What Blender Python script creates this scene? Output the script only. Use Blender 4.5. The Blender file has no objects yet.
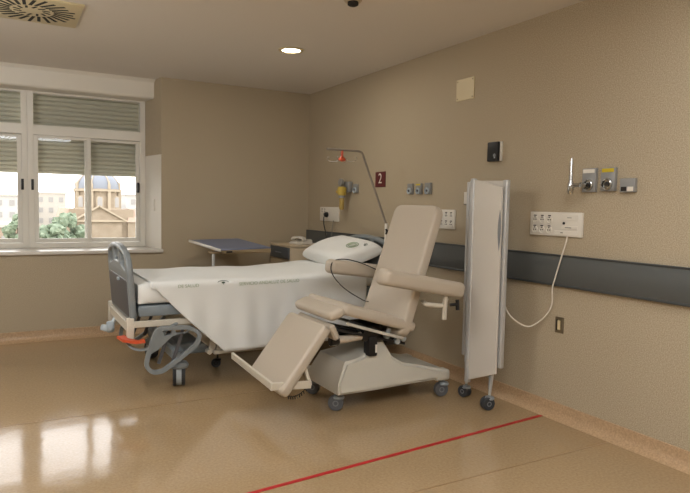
import bpy, bmesh, math, random
from mathutils import Vector, Matrix
random.seed(7)
C = bpy.context.scene.collection
PI = math.pi

# ------------------------------------------------------------------ materials
def srgb(r, g, b):
    f = lambda c: (c/255/12.92) if c/255 <= .04045 else ((c/255+.055)/1.055)**2.4
    return (f(r), f(g), f(b), 1)

def mat(name, col, rough=.6, metal=0, spec=.5, bump=0, bscale=200, speck=None, coat=0):
    m = bpy.data.materials.new(name); m.use_nodes = True
    n = m.node_tree; b = n.nodes['Principled BSDF']
    b.inputs['Base Color'].default_value = col
    b.inputs['Roughness'].default_value = rough
    b.inputs['Metallic'].default_value = metal
    b.inputs['Specular IOR Level'].default_value = spec
    b.inputs['Coat Weight'].default_value = coat
    tc = n.nodes.new('ShaderNodeNewGeometry')
    if speck:
        scale, dark, light, amt = speck
        nz = n.nodes.new('ShaderNodeTexNoise'); nz.inputs['Scale'].default_value = scale
        nz.inputs['Detail'].default_value = 3; nz.inputs['Roughness'].default_value = .6
        n.links.new(tc.outputs['Position'], nz.inputs['Vector'])
        r = n.nodes.new('ShaderNodeValToRGB')
        r.color_ramp.elements[0].position = .5-amt; r.color_ramp.elements[0].color = dark
        r.color_ramp.elements[1].position = .5+amt; r.color_ramp.elements[1].color = light
        e = r.color_ramp.elements.new(.5); e.color = col
        n.links.new(nz.outputs['Fac'], r.inputs['Fac'])
        n.links.new(r.outputs['Color'], b.inputs['Base Color'])
    if bump:
        nz = n.nodes.new('ShaderNodeTexNoise'); nz.inputs['Scale'].default_value = bscale
        n.links.new(tc.outputs['Position'], nz.inputs['Vector'])
        bp = n.nodes.new('ShaderNodeBump'); bp.inputs['Strength'].default_value = bump
        bp.inputs['Distance'].default_value = .004
        n.links.new(nz.outputs['Fac'], bp.inputs['Height'])
        n.links.new(bp.outputs['Normal'], b.inputs['Normal'])
    return m

def emis(name, col, s):
    m = bpy.data.materials.new(name); m.use_nodes = True
    b = m.node_tree.nodes['Principled BSDF']
    b.inputs['Base Color'].default_value = col
    b.inputs['Emission Color'].default_value = col; b.inputs['Emission Strength'].default_value = s
    return m

def glass_mat(name, tint, refl=1.0):
    m = bpy.data.materials.new(name); m.use_nodes = True
    n = m.node_tree; n.nodes.remove(n.nodes['Principled BSDF'])
    t = n.nodes.new('ShaderNodeBsdfTransparent'); t.inputs['Color'].default_value = tint
    g = n.nodes.new('ShaderNodeBsdfGlossy'); g.inputs['Roughness'].default_value = .02
    f = n.nodes.new('ShaderNodeFresnel'); f.inputs['IOR'].default_value = 1.45
    mx = n.nodes.new('ShaderNodeMixShader')
    n.links.new(f.outputs[0], mx.inputs[0]); n.links.new(t.outputs[0], mx.inputs[1]); n.links.new(g.outputs[0], mx.inputs[2])
    n.links.new(mx.outputs[0], n.nodes['Material Output'].inputs['Surface'])
    return m

def floor_mat():
    m = mat('floor_vinyl', srgb(164, 139, 105), rough=.2, spec=.5,
            speck=(70, srgb(154, 129, 96), srgb(174, 149, 115), .25), bump=.0)
    n = m.node_tree; b = n.nodes['Principled BSDF']
    g = n.nodes.new('ShaderNodeNewGeometry')
    nz = n.nodes.new('ShaderNodeTexNoise'); nz.inputs['Scale'].default_value = 3.0; nz.inputs['Detail'].default_value = 4
    n.links.new(g.outputs['Position'], nz.inputs['Vector'])
    mr = n.nodes.new('ShaderNodeMapRange'); mr.inputs[1].default_value = .3; mr.inputs[2].default_value = .7
    mr.inputs[3].default_value = .07; mr.inputs[4].default_value = .14
    n.links.new(nz.outputs['Fac'], mr.inputs[0]); n.links.new(mr.outputs[0], b.inputs['Roughness'])
    nb = n.nodes.new('ShaderNodeTexNoise'); nb.inputs['Scale'].default_value = 9; nb.inputs['Detail'].default_value = 2
    n.links.new(g.outputs['Position'], nb.inputs['Vector'])
    bp = n.nodes.new('ShaderNodeBump'); bp.inputs['Strength'].default_value = .08; bp.inputs['Distance'].default_value = .01
    n.links.new(nb.outputs['Fac'], bp.inputs['Height']); n.links.new(bp.outputs['Normal'], b.inputs['Normal'])
    return m

M = dict(
    wall=mat('wall_vinyl', srgb(176, 162, 138), rough=.62, spec=.3, speck=(150, srgb(156, 141, 116), srgb(196, 182, 158), .2), bump=.06, bscale=300),
    ceil=mat('ceiling_paint', srgb(222, 215, 206), rough=.85, spec=.2),
    white_paint=mat('white_paint', srgb(226, 220, 208), rough=.6),
    floor=floor_mat(),
    cove=mat('cove_vinyl', srgb(180, 150, 116), rough=.4, speck=(90, srgb(162, 134, 102), srgb(194, 164, 130), .2)),
    seam=mat('seam_weld', srgb(150, 116, 78), rough=.35),
    alu_white=mat('white_lacquer', srgb(226, 222, 212), rough=.3),
    shutter=mat('shutter_slats', srgb(196, 194, 176), rough=.5),
    dark_gap=mat('dark_gap', srgb(40, 36, 32), rough=.8),
    sill=mat('sill_marble', srgb(216, 210, 200), rough=.25),
    rail=mat('rail_vinyl', srgb(84, 86, 84), rough=.55, bump=.08, bscale=400),
    raillip=mat('rail_lip', srgb(62, 64, 64), rough=.4),
    leather=mat('beige_leatherette', srgb(190, 178, 161), rough=.45, bump=.15, bscale=500),
    leather2=mat('beige_leatherette_dark', srgb(160, 138, 110), rough=.5),
    chair_plastic=mat('chair_plastic', srgb(196, 192, 180), rough=.38),
    beige_metal=mat('beige_metal', srgb(208, 200, 184), rough=.38),
    grey_plastic=mat('grey_plastic', srgb(132, 138, 140), rough=.4),
    grey_panel=mat('grey_dark_panel', srgb(84, 84, 88), rough=.45),
    grey_blue=mat('grey_blue_plastic', srgb(124, 134, 140), rough=.42),
    chrome=mat('chrome', srgb(190, 190, 188), rough=.18, metal=1),
    alu=mat('brushed_aluminium', srgb(196, 196, 194), rough=.35, metal=.35),
    black=mat('black_plastic', srgb(22, 21, 22), rough=.45),
    tyre_grey=mat('tyre_grey', srgb(88, 89, 92), rough=.5),
    steel_tube=mat('steel_tube', srgb(150, 142, 132), rough=.4, metal=.3),
    rubber=mat('rubber', srgb(50, 52, 56), rough=.6),
    wheel=mat('wheel_grey', srgb(122, 125, 128), rough=.4),
    wheel_lt=mat('wheel_light', srgb(176, 186, 192), rough=.4),
    sheet=mat('cotton_sheet', srgb(230, 230, 226), rough=.9, spec=.1, bump=.25, bscale=60),
    sheet2=mat('cotton_drape', srgb(228, 229, 226), rough=.9, spec=.1),
    print_green=mat('green_print', srgb(158, 172, 146), rough=.9),
    print_dark=mat('dark_print', srgb(70, 88, 72), rough=.9),
    wood=mat('pale_wood', srgb(196, 178, 150), rough=.45),
    table_blue=mat('blue_grey_laminate', srgb(112, 126, 158), rough=.32),
    table_edge=mat('white_edge', srgb(224, 222, 214), rough=.3),
    table_under=mat('beige_underside', srgb(170, 148, 114), rough=.45),
    drawer=mat('drawer_grey', srgb(76, 80, 84), rough=.4),
    screen=mat('screen_panel', srgb(206, 200, 190), rough=.45),
    sock=mat('socket_white', srgb(222, 216, 204), rough=.35),
    red=mat('red_tape', srgb(178, 22, 24), rough=.45),
    sign=mat('sign_maroon', srgb(92, 28, 34), rough=.4),
    orange=mat('orange_plastic', srgb(206, 84, 48), rough=.4),
    gas=mat('gas_grey', srgb(146, 146, 144), rough=.4, metal=.2),
    yellow=mat('yellow_plastic', srgb(202, 178, 40), rough=.35),
    brass=mat('amber_plastic', srgb(196, 160, 50), rough=.3, metal=.2),
    steel=mat('steel_plate', srgb(130, 118, 98), rough=.3, metal=.7),
    plate=mat('cream_plate', srgb(206, 190, 150), rough=.4),
    cable_w=mat('white_cable', srgb(222, 214, 200), rough=.4),
    cable_g=mat('grey_cable', srgb(120, 116, 108), rough=.5),
    yellow_amber=mat('yellow_valve', srgb(190, 164, 72), rough=.35),
    amber_jar=mat('amber_jar', srgb(176, 150, 84), rough=.2),
    pane=glass_mat('window_glass', (1, 1, 1, 1)),
    flowglass=glass_mat('flow_tube', (.93, .93, .85, 1)),
    lamp=emis('lamp_glow', (1, .93, .8, 1), 9),
    led=emis('lamp_panel', (1, .95, .87, 1), 3),
    church=mat('church_stone', srgb(144, 130, 112), rough=.9, speck=(.8, srgb(134, 120, 102), srgb(154, 141, 124), .3)),
    church_trim=mat('church_cream', srgb(162, 149, 130), rough=.9),
    dome=mat('dome_tiles', srgb(116, 121, 130), rough=.6),
    tile_roof=mat('tile_roof', srgb(158, 138, 122), rough=.9),
    church_win=mat('church_window', srgb(150, 147, 144), rough=.6),
    leaf=mat('leaf_green', srgb(104, 118, 96), rough=.8, speck=(1.6, srgb(78, 94, 72), srgb(136, 146, 124), .2)),  # tree greens paled and greyed, distance haze put into the colour
    leaf2=mat('leaf_olive', srgb(126, 132, 100), rough=.8, speck=(1.6, srgb(104, 110, 80), srgb(152, 156, 124), .2)),
    bark=mat('bark', srgb(104, 90, 74), rough=.9),
    city=mat('city_wall', srgb(180, 177, 174), rough=.9),  # far walls lightened to carry the haze in their colour
    city2=mat('city_wall_warm', srgb(182, 175, 166), rough=.9),
    ground=mat('far_ground', srgb(122, 122, 104), rough=1),
)

# ------------------------------------------------------------------ helpers
WORLD = {}
def rootloc(o):
    v = Vector((0, 0, 0))
    while o is not None:
        v = v + o.location; o = o.parent
    return v

def obj(name, bm, m, parent=None, local=False, smooth=35):
    """link bm (built in world coordinates unless local) as one mesh object"""
    if isinstance(bm, bmesh.types.BMesh):
        if parent is not None and not local:
            bmesh.ops.translate(bm, verts=bm.verts, vec=-rootloc(parent))
        me = bpy.data.meshes.new(name); bm.to_mesh(me); bm.free()
    else:
        me = bm
    for p in me.polygons: p.use_smooth = True
    me.set_sharp_from_angle(angle=math.radians(smooth))
    ms = m if isinstance(m, (list, tuple)) else [m]
    if len(me.materials) == 0:
        for k in ms: me.materials.append(k)
    o = bpy.data.objects.new(name, me); C.objects.link(o)
    if parent is not None: o.parent = parent
    return o

def thing(name, label, cat, loc=(0, 0, 0), group=None, kind=None):
    o = bpy.data.objects.new(name, None); C.objects.link(o)
    o.location = loc; o.empty_display_size = .1
    if kind: o['kind'] = kind
    if label: o['label'] = label; o['category'] = cat
    if group: o['group'] = group
    return o

def tag(o, label, cat, group=None):
    o['label'] = label; o['category'] = cat
    if group: o['group'] = group
    return o

def struct(name, bm, m, parent=None, smooth=30):
    o = obj(name, bm, m, parent, smooth=smooth)
    if parent is None: o['kind'] = 'structure'
    return o

def dup(src, loc, label=None, cat=None, group=None):
    r = src.copy(); C.objects.link(r); r.location = loc
    if label: r['label'] = label
    if cat: r['category'] = cat
    if group: r['group'] = group
    for ch in list(src.children):
        c = ch.copy(); C.objects.link(c); c.parent = r
        for g in ch.children:
            d = g.copy(); C.objects.link(d); d.parent = c
    return r

def B(): return bmesh.new()

def box(bm, x0, x1, y0, y1, z0, z1, bev=0, seg=2, mtx=None):
    r = bmesh.ops.create_cube(bm, size=1)
    vs = r['verts']
    s = Vector((abs(x1-x0), abs(y1-y0), abs(z1-z0))); c = Vector(((x0+x1)/2, (y0+y1)/2, (z0+z1)/2))
    for v in vs: v.co = Vector((v.co.x*s.x, v.co.y*s.y, v.co.z*s.z)) + c
    if bev:
        es = set(e for v in vs for e in v.link_edges)
        rr = bmesh.ops.bevel(bm, geom=list(es), offset=min(bev, min(s)*.49), segments=seg, profile=.5, affect='EDGES')
        vs = rr['verts']
    if mtx is not None:
        vs = list(set(vs)); bmesh.ops.transform(bm, matrix=mtx, verts=vs)
    return bm

def frame_from(a, b, up=(0, 0, 1)):
    a = Vector(a); b = Vector(b); z = (b-a).normalized(); up = Vector(up)
    if abs(z.dot(up)) > .98: up = Vector((1, 0, 0)) if abs(z.x) < .9 else Vector((0, 1, 0))
    x = up.cross(z).normalized(); y = z.cross(x)
    m = Matrix((x, y, z)).transposed().to_4x4(); m.translation = a
    return m

def bar(bm, a, b, w, h, up=(0, 0, 1), bev=.003):
    """rectangular bar from a to b; h along 'up'"""
    L = (Vector(b)-Vector(a)).length
    return box(bm, -w/2, w/2, -h/2, h/2, 0, L, bev, 1, frame_from(a, b, up))

def cyl(bm, a, b, r, r2=None, seg=20, bev=0):
    a = Vector(a); b = Vector(b); L = (b-a).length
    m = frame_from(a, b)
    res = bmesh.ops.create_cone(bm, cap_ends=True, segments=seg, radius1=r, radius2=r if r2 is None else r2, depth=L)
    vs = res['verts']
    for v in vs: v.co.z += L/2
    if bev:
        es = [e for e in set(e for v in vs for e in v.link_edges) if abs(e.verts[0].co.z-e.verts[1].co.z) < 1e-6]
        rr = bmesh.ops.bevel(bm, geom=es, offset=bev, segments=2, affect='EDGES')
        vs = list(set(rr['verts']) | set(v for v in vs if v.is_valid))
    bmesh.ops.transform(bm, matrix=m, verts=list(set(vs)))
    return bm

def lathe(bm, prof, origin=(0, 0, 0), axis=(0, 0, 1), seg=24):
    m = frame_from(origin, Vector(origin)+Vector(axis))
    rings = []
    for r, z in prof:
        rings.append([bm.verts.new(m @ Vector((r*math.cos(2*PI*k/seg), r*math.sin(2*PI*k/seg), z))) for k in range(seg)])
    for i in range(len(rings)-1):
        for k in range(seg):
            bm.faces.new((rings[i][k], rings[i][(k+1) % seg], rings[i+1][(k+1) % seg], rings[i+1][k]))
    if prof[0][0] > 1e-4: bm.faces.new(list(reversed(rings[0])))
    if prof[-1][0] > 1e-4: bm.faces.new(rings[-1])
    return bm

def smooth_pts(pts, n=6):
    P = [Vector(p) for p in pts]; P = [P[0]*2-P[1]] + P + [P[-1]*2-P[-2]]
    out = []
    for i in range(1, len(P)-2):
        p0, p1, p2, p3 = P[i-1:i+3]
        for k in range(n):
            t = k/n
            out.append(.5*((2*p1)+(-p0+p2)*t+(2*p0-5*p1+4*p2-p3)*t*t+(-p0+3*p1-3*p2+p3)*t**3))
    out.append(P[-2]); return out

def round_corners(pts, r, n=5, closed=False):
    P = [Vector(p) for p in pts]; out = []
    N = len(P)
    for i, p in enumerate(P):
        if not closed and i in (0, N-1): out.append(p); continue
        a = P[(i-1) % N]-p; b = P[(i+1) % N]-p
        rr = min(r, a.length*.45, b.length*.45)
        s = p+a.normalized()*rr; e = p+b.normalized()*rr
        for k in range(n+1):
            t = k/n; out.append(s*(1-t)**2 + p*2*t*(1-t) + e*t*t)
    return out

def sweep(bm, pts, r=.01, seg=10, prof=None, closed=False, up=None):
    """tube (or given 2-D profile) along a polyline"""
    P = [Vector(p) for p in pts]; N = len(P)
    if prof is None: prof = [(r*math.cos(2*PI*k/seg), r*math.sin(2*PI*k/seg)) for k in range(seg)]
    T = []
    for i in range(N):
        a = P[(i-1) % N] if (closed or i > 0) else P[i]
        b = P[(i+1) % N] if (closed or i < N-1) else P[i]
        T.append((b-a).normalized())
    nrm = Vector(up) if up else (Vector((0, 0, 1)) if abs(T[0].z) < .9 else Vector((1, 0, 0)))
    rings = []
    for i in range(N):
        t = T[i]
        if up: nrm = Vector(up)
        x = nrm - t*nrm.dot(t)
        if x.length < 1e-5: x = t.orthogonal()
        x.normalize(); nrm = x; y = t.cross(x)
        rings.append([bm.verts.new(P[i]+x*u+y*v) for u, v in prof])
    K = len(prof)
    for i in range(N if closed else N-1):
        A = rings[i]; Bq = rings[(i+1) % N]
        for k in range(K): bm.faces.new((A[k], A[(k+1) % K], Bq[(k+1) % K], Bq[k]))
    if not closed:
        bm.faces.new(list(reversed(rings[0]))); bm.faces.new(rings[-1])
    bmesh.ops.recalc_face_normals(bm, faces=bm.faces)
    return bm

def rect_prof(w, h): return [(w/2, h/2), (-w/2, h/2), (-w/2, -h/2), (w/2, -h/2)]

def plate(bm, outer, holes=(), thick=.02, bevel=.004, mtx=None, round_r=0, res=3):
    """flat board with holes, outline in u,v, thickness along w, centred on w=0"""
    cu = bpy.data.curves.new('tmp', 'CURVE'); cu.dimensions = '2D'; cu.fill_mode = 'BOTH'
    cu.extrude = max(thick/2-bevel, 0); cu.bevel_depth = bevel; cu.bevel_resolution = res; cu.offset = -bevel
    for j, pts in enumerate([outer]+list(holes)):
        pp = [(p[0], p[1], 0) for p in pts]
        if round_r: pp = [tuple(q) for q in round_corners(pp, round_r if j == 0 else round_r*.6, 5, True)]
        s = cu.splines.new('POLY'); s.points.add(len(pp)-1); s.use_cyclic_u = True
        for k, p in enumerate(pp): s.points[k].co = (p[0], p[1], 0, 1)
    o = bpy.data.objects.new('tmp', cu); C.objects.link(o)
    dg = bpy.context.evaluated_depsgraph_get(); dg.update()
    me = bpy.data.meshes.new_from_object(o.evaluated_get(dg))
    bpy.data.objects.remove(o); bpy.data.curves.remove(cu)
    if mtx is not None: me.transform(mtx)
    bm.from_mesh(me); bpy.data.meshes.remove(me)
    bmesh.ops.remove_doubles(bm, verts=bm.verts, dist=1e-5)
    return bm

def text(bm, s, size, mtx, depth=.0006, align='CENTER', wrapfn=None):
    cu = bpy.data.curves.new('tmp', 'FONT'); cu.body = s; cu.size = size; cu.extrude = depth
    cu.align_x = align; cu.align_y = 'CENTER'
    o = bpy.data.objects.new('tmp', cu); C.objects.link(o)
    dg = bpy.context.evaluated_depsgraph_get(); dg.update()
    me = bpy.data.meshes.new_from_object(o.evaluated_get(dg))
    bpy.data.objects.remove(o); bpy.data.curves.remove(cu)
    if wrapfn:
        for v in me.vertices: v.co = wrapfn(v.co.copy())
    me.transform(mtx); me.materials.clear(); bm.from_mesh(me); bpy.data.meshes.remove(me)
    return bm

def axes(origin, u, v):
    u = Vector(u).normalized(); v = Vector(v).normalized(); w = u.cross(v)
    m = Matrix((u, v, w)).transposed().to_4x4(); m.translation = Vector(origin); return m

# frame of the right wall seen from the room: u = toward viewer (-y), v = up, w = -x
def WR(y, z, d=0): return axes((-d, y, z), (0, -1, 0), (0, 0, 1))

# ------------------------------------------------------------------ room shell
H = 2.65; XL = -5.4; YF = -8.4; YW = .45
RX0, RX1 = -4.45, -1.70          # window recess (right jamb is slightly splayed)
SILL = .87
struct('floor', box(B(), XL-.1, .1, YF-.1, 0, -.1, 0), M['floor'])
struct('ceiling', box(B(), XL-.1, .1, YF-.1, .75, H, H+.1), M['ceil'])
struct('wall_right', box(B(), 0, .12, YF-.1, .9, 0, H), M['wall'])
struct('wall_left', box(B(), XL-.12, XL, YF-.1, .9, 0, H), M['wall'])
struct('wall_front', box(B(), XL, 0, YF-.12, YF, 0, H), M['wall'])
bm = B()
box(bm, XL, RX0, 0, .6, 0, H); box(bm, RX0, RX1, 0, .6, 0, SILL-.03)
# right pier with splayed jamb
v = [bm.verts.new(p) for p in ((RX1, 0, 0), (0, 0, 0), (0, .6, 0), (-1.775, .6, 0), (-1.775, YW, 0))]
v2 = [bm.verts.new((q.co.x, q.co.y, H)) for q in v]
bm.faces.new(v); bm.faces.new(list(reversed(v2)))
for i in range(5): bm.faces.new((v[i], v2[i], v2[(i+1) % 5], v[(i+1) % 5]))
bmesh.ops.recalc_face_normals(bm, faces=bm.faces)
struct('wall_back', bm, M['wall'])
# white lined lower part of the jamb
bm = B()
p = [(-1.7015, .004), (-1.7735, .448), (-1.7765, .448), (-1.7045, .004)]
lo = [bm.verts.new((a, b, SILL)) for a, b in p]; hi = [bm.verts.new((a, b, 1.86)) for a, b in p]
bm.faces.new(lo); bm.faces.new(hi)
for i in range(4): bm.faces.new((lo[i], lo[(i+1) % 4], hi[(i+1) % 4], hi[i]))
bmesh.ops.recalc_face_normals(bm, faces=bm.faces)
struct('trim_1', bm, M['white_paint'])
# lintel box over the window with a small cove at the ceiling
bm = B()
pts = [(.45, 2.455), (.22, 2.455), (.205, 2.47), (.20, 2.50), (.20, 2.60), (.195, 2.62), (.16, 2.65), (.45, 2.65)]
a = [bm.verts.new((RX0, y, z)) for y, z in pts]; b = [bm.verts.new((-1.735 if y > .3 else -1.725, y, z)) for y, z in pts]
bm.faces.new(a); bm.faces.new(list(reversed(b)))
for i in range(len(pts)): bm.faces.new((a[i], b[i], b[(i+1) % len(pts)], a[(i+1) % len(pts)]))
bmesh.ops.recalc_face_normals(bm, faces=bm.faces)
struct('trim_2', bm, M['white_paint'])
struct('trim_3', box(B(), RX0, -1.688, -.03, .46, SILL-.035, SILL, .006), M['sill'])
# coved vinyl skirting
def cove(name, axis, a, b):
    prof = [(0, 0), (.055, 0), (.05, .004), (.030, .014), (.014, .030), (.008, .05), (.006, .098), (0, .1)]
    bm = B(); r0 = []; r1 = []
    for d, z in prof:
        if axis == 'y': r0.append(bm.verts.new((-d, a, z+.0005))); r1.append(bm.verts.new((-d, b, z+.0005)))
        else: r0.append(bm.verts.new((a, -d, z+.0005))); r1.append(bm.verts.new((b, -d, z+.0005)))
    n = len(prof)
    for i in range(n): bm.faces.new((r0[i], r1[i], r1[(i+1) % n], r0[(i+1) % n]))
    bm.faces.new(r0); bm.faces.new(r1)
    bmesh.ops.recalc_face_normals(bm, faces=bm.faces)
    return struct(name, bm, M['cove'], smooth=60)
cove('baseboard_right', 'y', YF, 0)
cove('baseboard_back', 'x', XL, 0)
bm = B()
for k, y in enumerate((-2.43, -4.24, -6.05)):
    box(bm, XL, -.055, y-.0025, y+.0025, 0, .0012)
struct('trim_4', bm, M['seam'])

# windows -------------------------------------------------------------
def window(name, x0, x1, split, hx):
    """aluminium unit: fixed transom light above two sliding sashes"""
    y0, y1 = YW, YW+.09
    w = thing(name, None, None, ((x0+x1)/2, YW, SILL), kind='structure')
    z0, z1 = SILL, 2.50; tz0, tz1 = 2.02, 2.12   # transom bar
    f = .055
    def XZ(yc): return Matrix(((1, 0, 0, 0), (0, 0, -1, yc), (0, 1, 0, 0), (0, 0, 0, 1)))
    def rc(a, b, c, d): return [(a, c), (b, c), (b, d), (a, d)]
    bm = plate(B(), rc(x0, x1, z0, z1), (rc(x0+f, x1-f, z0+.05, tz0), rc(x0+f, x1-f, tz1, 2.435)), y1-y0, .003, XZ((y0+y1)/2))
    obj('window_frame', bm, M['alu_white'], w)
    obj('glass_pane', box(B(), x0+f, x1-f, y0+.030, y0+.034, tz1, 2.435), M['pane'], w)
    sp = (x0+x1)/2 if split is None else split
    for k, (a, b, yy) in enumerate(((x0+f, sp+.03, y0+.008), (sp-.03, x1-f, y0+.04))):
        g = .04
        bm = plate(B(), rc(a, b, z0+.052, tz0-.002), (rc(a+g, b-g, z0+.095, tz0-.03),), .03, .003, XZ(yy+.015))
        s = obj('sliding_sash', bm, M['alu_white'], w)
        obj('glass_pane', box(B(), a+g, b-g, yy+.013, yy+.017, z0+.095, tz0-.03), M['pane'], s)
    for hxx in hx:
        obj('sash_latch', box(B(), hxx-.012, hxx+.012, y0-.006, y0+.04, 1.46, 1.57, .004), M['black'], w)
    # roller shutter: one above in the transom, one lowered part way
    for (za, zb) in ((2.02, 2.52), (1.665, 2.02)):
        bm = B(); n = int((zb-za)/.044)
        for i in range(n):
            z = za+i*(zb-za)/n; hh = (zb-za)/n
            prof = [(.002, 0), (-.009, hh*.2), (-.013, hh*.55), (-.009, hh*.85), (.002, hh), (.008, hh), (.011, hh*.5), (.008, 0)]
            r0 = [bm.verts.new((x0+.02, y1+.05+d, z+q)) for d, q in prof]; r1 = [bm.verts.new((x1-.02, y1+.05+d, z+q)) for d, q in prof]
            for j in range(len(prof)): bm.faces.new((r0[j], r1[j], r1[(j+1) % 8], r0[(j+1) % 8]))
        bmesh.ops.recalc_face_normals(bm, faces=bm.faces)
        if za < 2: box(bm, x0+.02, x1-.02, y1+.038, y1+.058, za-.03, za, .003)
        obj('roller_shutter', bm, M['shutter'], w, smooth=50)
    return w
window('window_1', -2.925, -1.775, -2.36, (-2.885, -1.852))
window('window_2', -4.40, -2.9255, -3.67, (-2.975,))

# shutter strap plate on the jamb
t = thing('strap_plate', 'small white strap plate on the white window jamb', 'plate', (-1.735, .2, 1.33))
mt = axes((-1.7405, .20, 1.33), (-.16, 1, 0), (0, 0, 1))
obj('cover', box(B(), -.03, .03, -.06, .06, -.004, .012, .004, 2, mt), M['white_paint'], t)
obj('slot', box(B(), -.008, .008, -.035, .035, .0122, .0135, 0, 1, mt), M['cable_g'], t)

# ------------------------------------------------------------------ ceiling things
def downlight(x, y, label):
    t = thing('recessed_downlight', label, 'light', (x, y, H))
    obj('trim_ring', lathe(B(), [(.078, -.002), (.080, -.010), (.104, -.008), (.108, -.001), (.108, .002), (.078, .002)], (x, y, H), seg=40), M['plate'], t)
    obj('lamp_disc', lathe(B(), [(.079, -.003), (.07, -.005), (.0, -.006)], (x, y, H), seg=40), M['lamp'], t)
    return t
downlight(-1.03, -1.77, 'round recessed downlight glowing in the ceiling above the bed')
t = thing('air_diffuser', 'square ceiling air diffuser with dark swirl slots above the window', 'vent', (-2.96, -1.80, H))
obj('face_plate', box(B(), -3.26, -2.66, -2.10, -1.50, H-.012, H+.001, .004), M['plate'], t)
bm = B()
for ring, (r0, r1, n, off, w) in enumerate(((.135, .275, 26, .30, .021), (.07, .115, 12, .4, .016))):
    for k in range(n):
        a = 2*PI*k/n
        c0 = Vector((math.cos(a), math.sin(a), 0)); c1 = Vector((math.cos(a+off*.5), math.sin(a+off*.5), 0))
        rr = r1 if k % 2 == 0 or ring else r1*.93
        p0 = Vector((-2.96, -1.80, H-.0125))+c0*r0; p1 = Vector((-2.96, -1.80, H-.0125))+c1*rr
        bar(bm, p0, p1, w, .002, (0, 0, 1), 0)
obj('swirl_slots', bm, M['dark_gap'], t)
t = thing('ceiling_detector', 'small round beige detector on the ceiling at the top edge of the photo', 'detector', (-1.22, -3.14, H))
obj('base', lathe(B(), [(.055, .0), (.055, -.012), (.05, -.018), (0, -.018)], (-1.22, -3.14, H)), M['wood'], t)
obj('sensor', lathe(B(), [(.034, -.018), (.034, -.036), (.024, -.042), (0, -.042)], (-1.22, -3.14, H)), M['dark_gap'], t)

# ------------------------------------------------------------------ fixtures on the right wall
# bumper rail
t = thing('bumper_rail', 'long dark grey wall guard rail running along the speckled wall', 'rail', (0, -2.5, .96))
bm = B(); prof = [(0, .868), (.022, .868), (.030, .880), (.030, 1.060), (.022, 1.072), (0, 1.072)]
def extr(bm, prof, y0, y1):
    a = [bm.verts.new((-d, y0, z)) for d, z in prof]; b = [bm.verts.new((-d, y1, z)) for d, z in prof]; n = len(prof)
    for i in range(n): bm.faces.new((a[i], b[i], b[(i+1) % n], a[(i+1) % n]))
    bm.faces.new(a); bm.faces.new(b); bmesh.ops.recalc_face_normals(bm, faces=bm.faces); return bm
obj('cover', extr(bm, prof, YF, -.02), M['rail'], t)
bm = B()
extr(bm, [(.0295, .8685), (.033, .8685), (.034, .876), (.031, .884), (.0295, .884)], YF, -.022)
extr(bm, [(.0295, 1.062), (.033, 1.062), (.034, 1.068), (.031, 1.0725), (.0295, 1.0725)], YF, -.022)
obj('edge_bead', bm, M['raillip'], t)

def socket_panel(y, z, w, h, label, nx, rows, right=False, x0=None):
    t = thing('socket_panel', label, 'socket', (0, y, z))
    m = WR(y, z)
    obj('backplate', box(B(), -w/2, w/2, -h/2, h/2, 0, .016, .004, 2, m), M['sock'], t)
    for r in range(rows):
        for i in range(nx):
            cx = (x0 if x0 is not None else -w/2+.045)+i*.062; cz = h*.18-r*.068
            mm = m @ Matrix.Translation((cx, cz, .016))
            c = mm @ Vector((0, 0, 0)); ax = Vector((-1, 0, 0))
            s = obj('outlet', lathe(B(), [(.024, 0), (.024, .003), (.0205, .004), (.019, .0015), (0, .001)], c, ax, 24), M['sock'], t)
            bm = B()
            for sx in (-1, 1): cyl(bm, mm @ Vector((sx*.0085, 0, .001)), mm @ Vector((sx*.0085, 0, .0035)), .0042, seg=10)
            box(bm, -.004, .004, .012, .019, .001, .0045, 0, 1, mm)
            box(bm, -.011, .011, .022, .030, .0005, .003, 0, 1, mm)
            obj('pin_holes', bm, M['dark_gap'], s)
    if right:
        bm = B(); box(bm, .055, w/2-.03, h/2-.05, h/2-.012, .016, .0185, .001, 1, m)
        box(bm, .055, w/2-.03, -.03, -.008, .016, .0185, .001, 1, m); box(bm, .0, w/2-.03, -.066, -.04, .016, .0185, .001, 1, m)
        obj('switch_cover', bm, M['white_paint'], t)
        obj('call_jack', cyl(B(), m @ Vector((.075-.0, .008, .016)), m @ Vector((.075, .008, .021)), .0085), M['black'], t)
        for (a_, b_, c_, d_) in ((.085, .135, -.022, -.017), (.05, .07, -.056, -.050), (.10, .135, .042, .046)):
            obj('printed_mark', box(B(), a_, b_, c_, d_, .0185, .0192, 0, 1, m), M['cable_g'], t)
    return t
sp3 = socket_panel(-3.735, 1.268, .43, .155, 'wide white socket panel with six outlets right of the folding screen', 3, 2, True)
sp2 = socket_panel(-2.565, 1.268, .30, .155, 'white six outlet panel beside the chair backrest', 3, 2, False, x0=-.01-.005)
sp1 = socket_panel(-.56, 1.266, .44, .155, 'white socket panel with a black plug near the room corner', 2, 1, False, x0=-.16)
# plugs
def plug(y, z, label, d=.016):
    c = Vector((-d, y, z))
    o = obj('power_plug', lathe(B(), [(.027, .002), (.029, .010), (.027, .030), (.018, .040), (0, .041)], c, (-1, 0, 0)), M['black'])
    return tag(o, label, 'plug')
plug(-.53, 1.26, 'round black plug in the socket panel near the corner', .0175)
plug(-2.50, 1.235, 'black plug in the six outlet panel by the chair back', .021)
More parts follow.
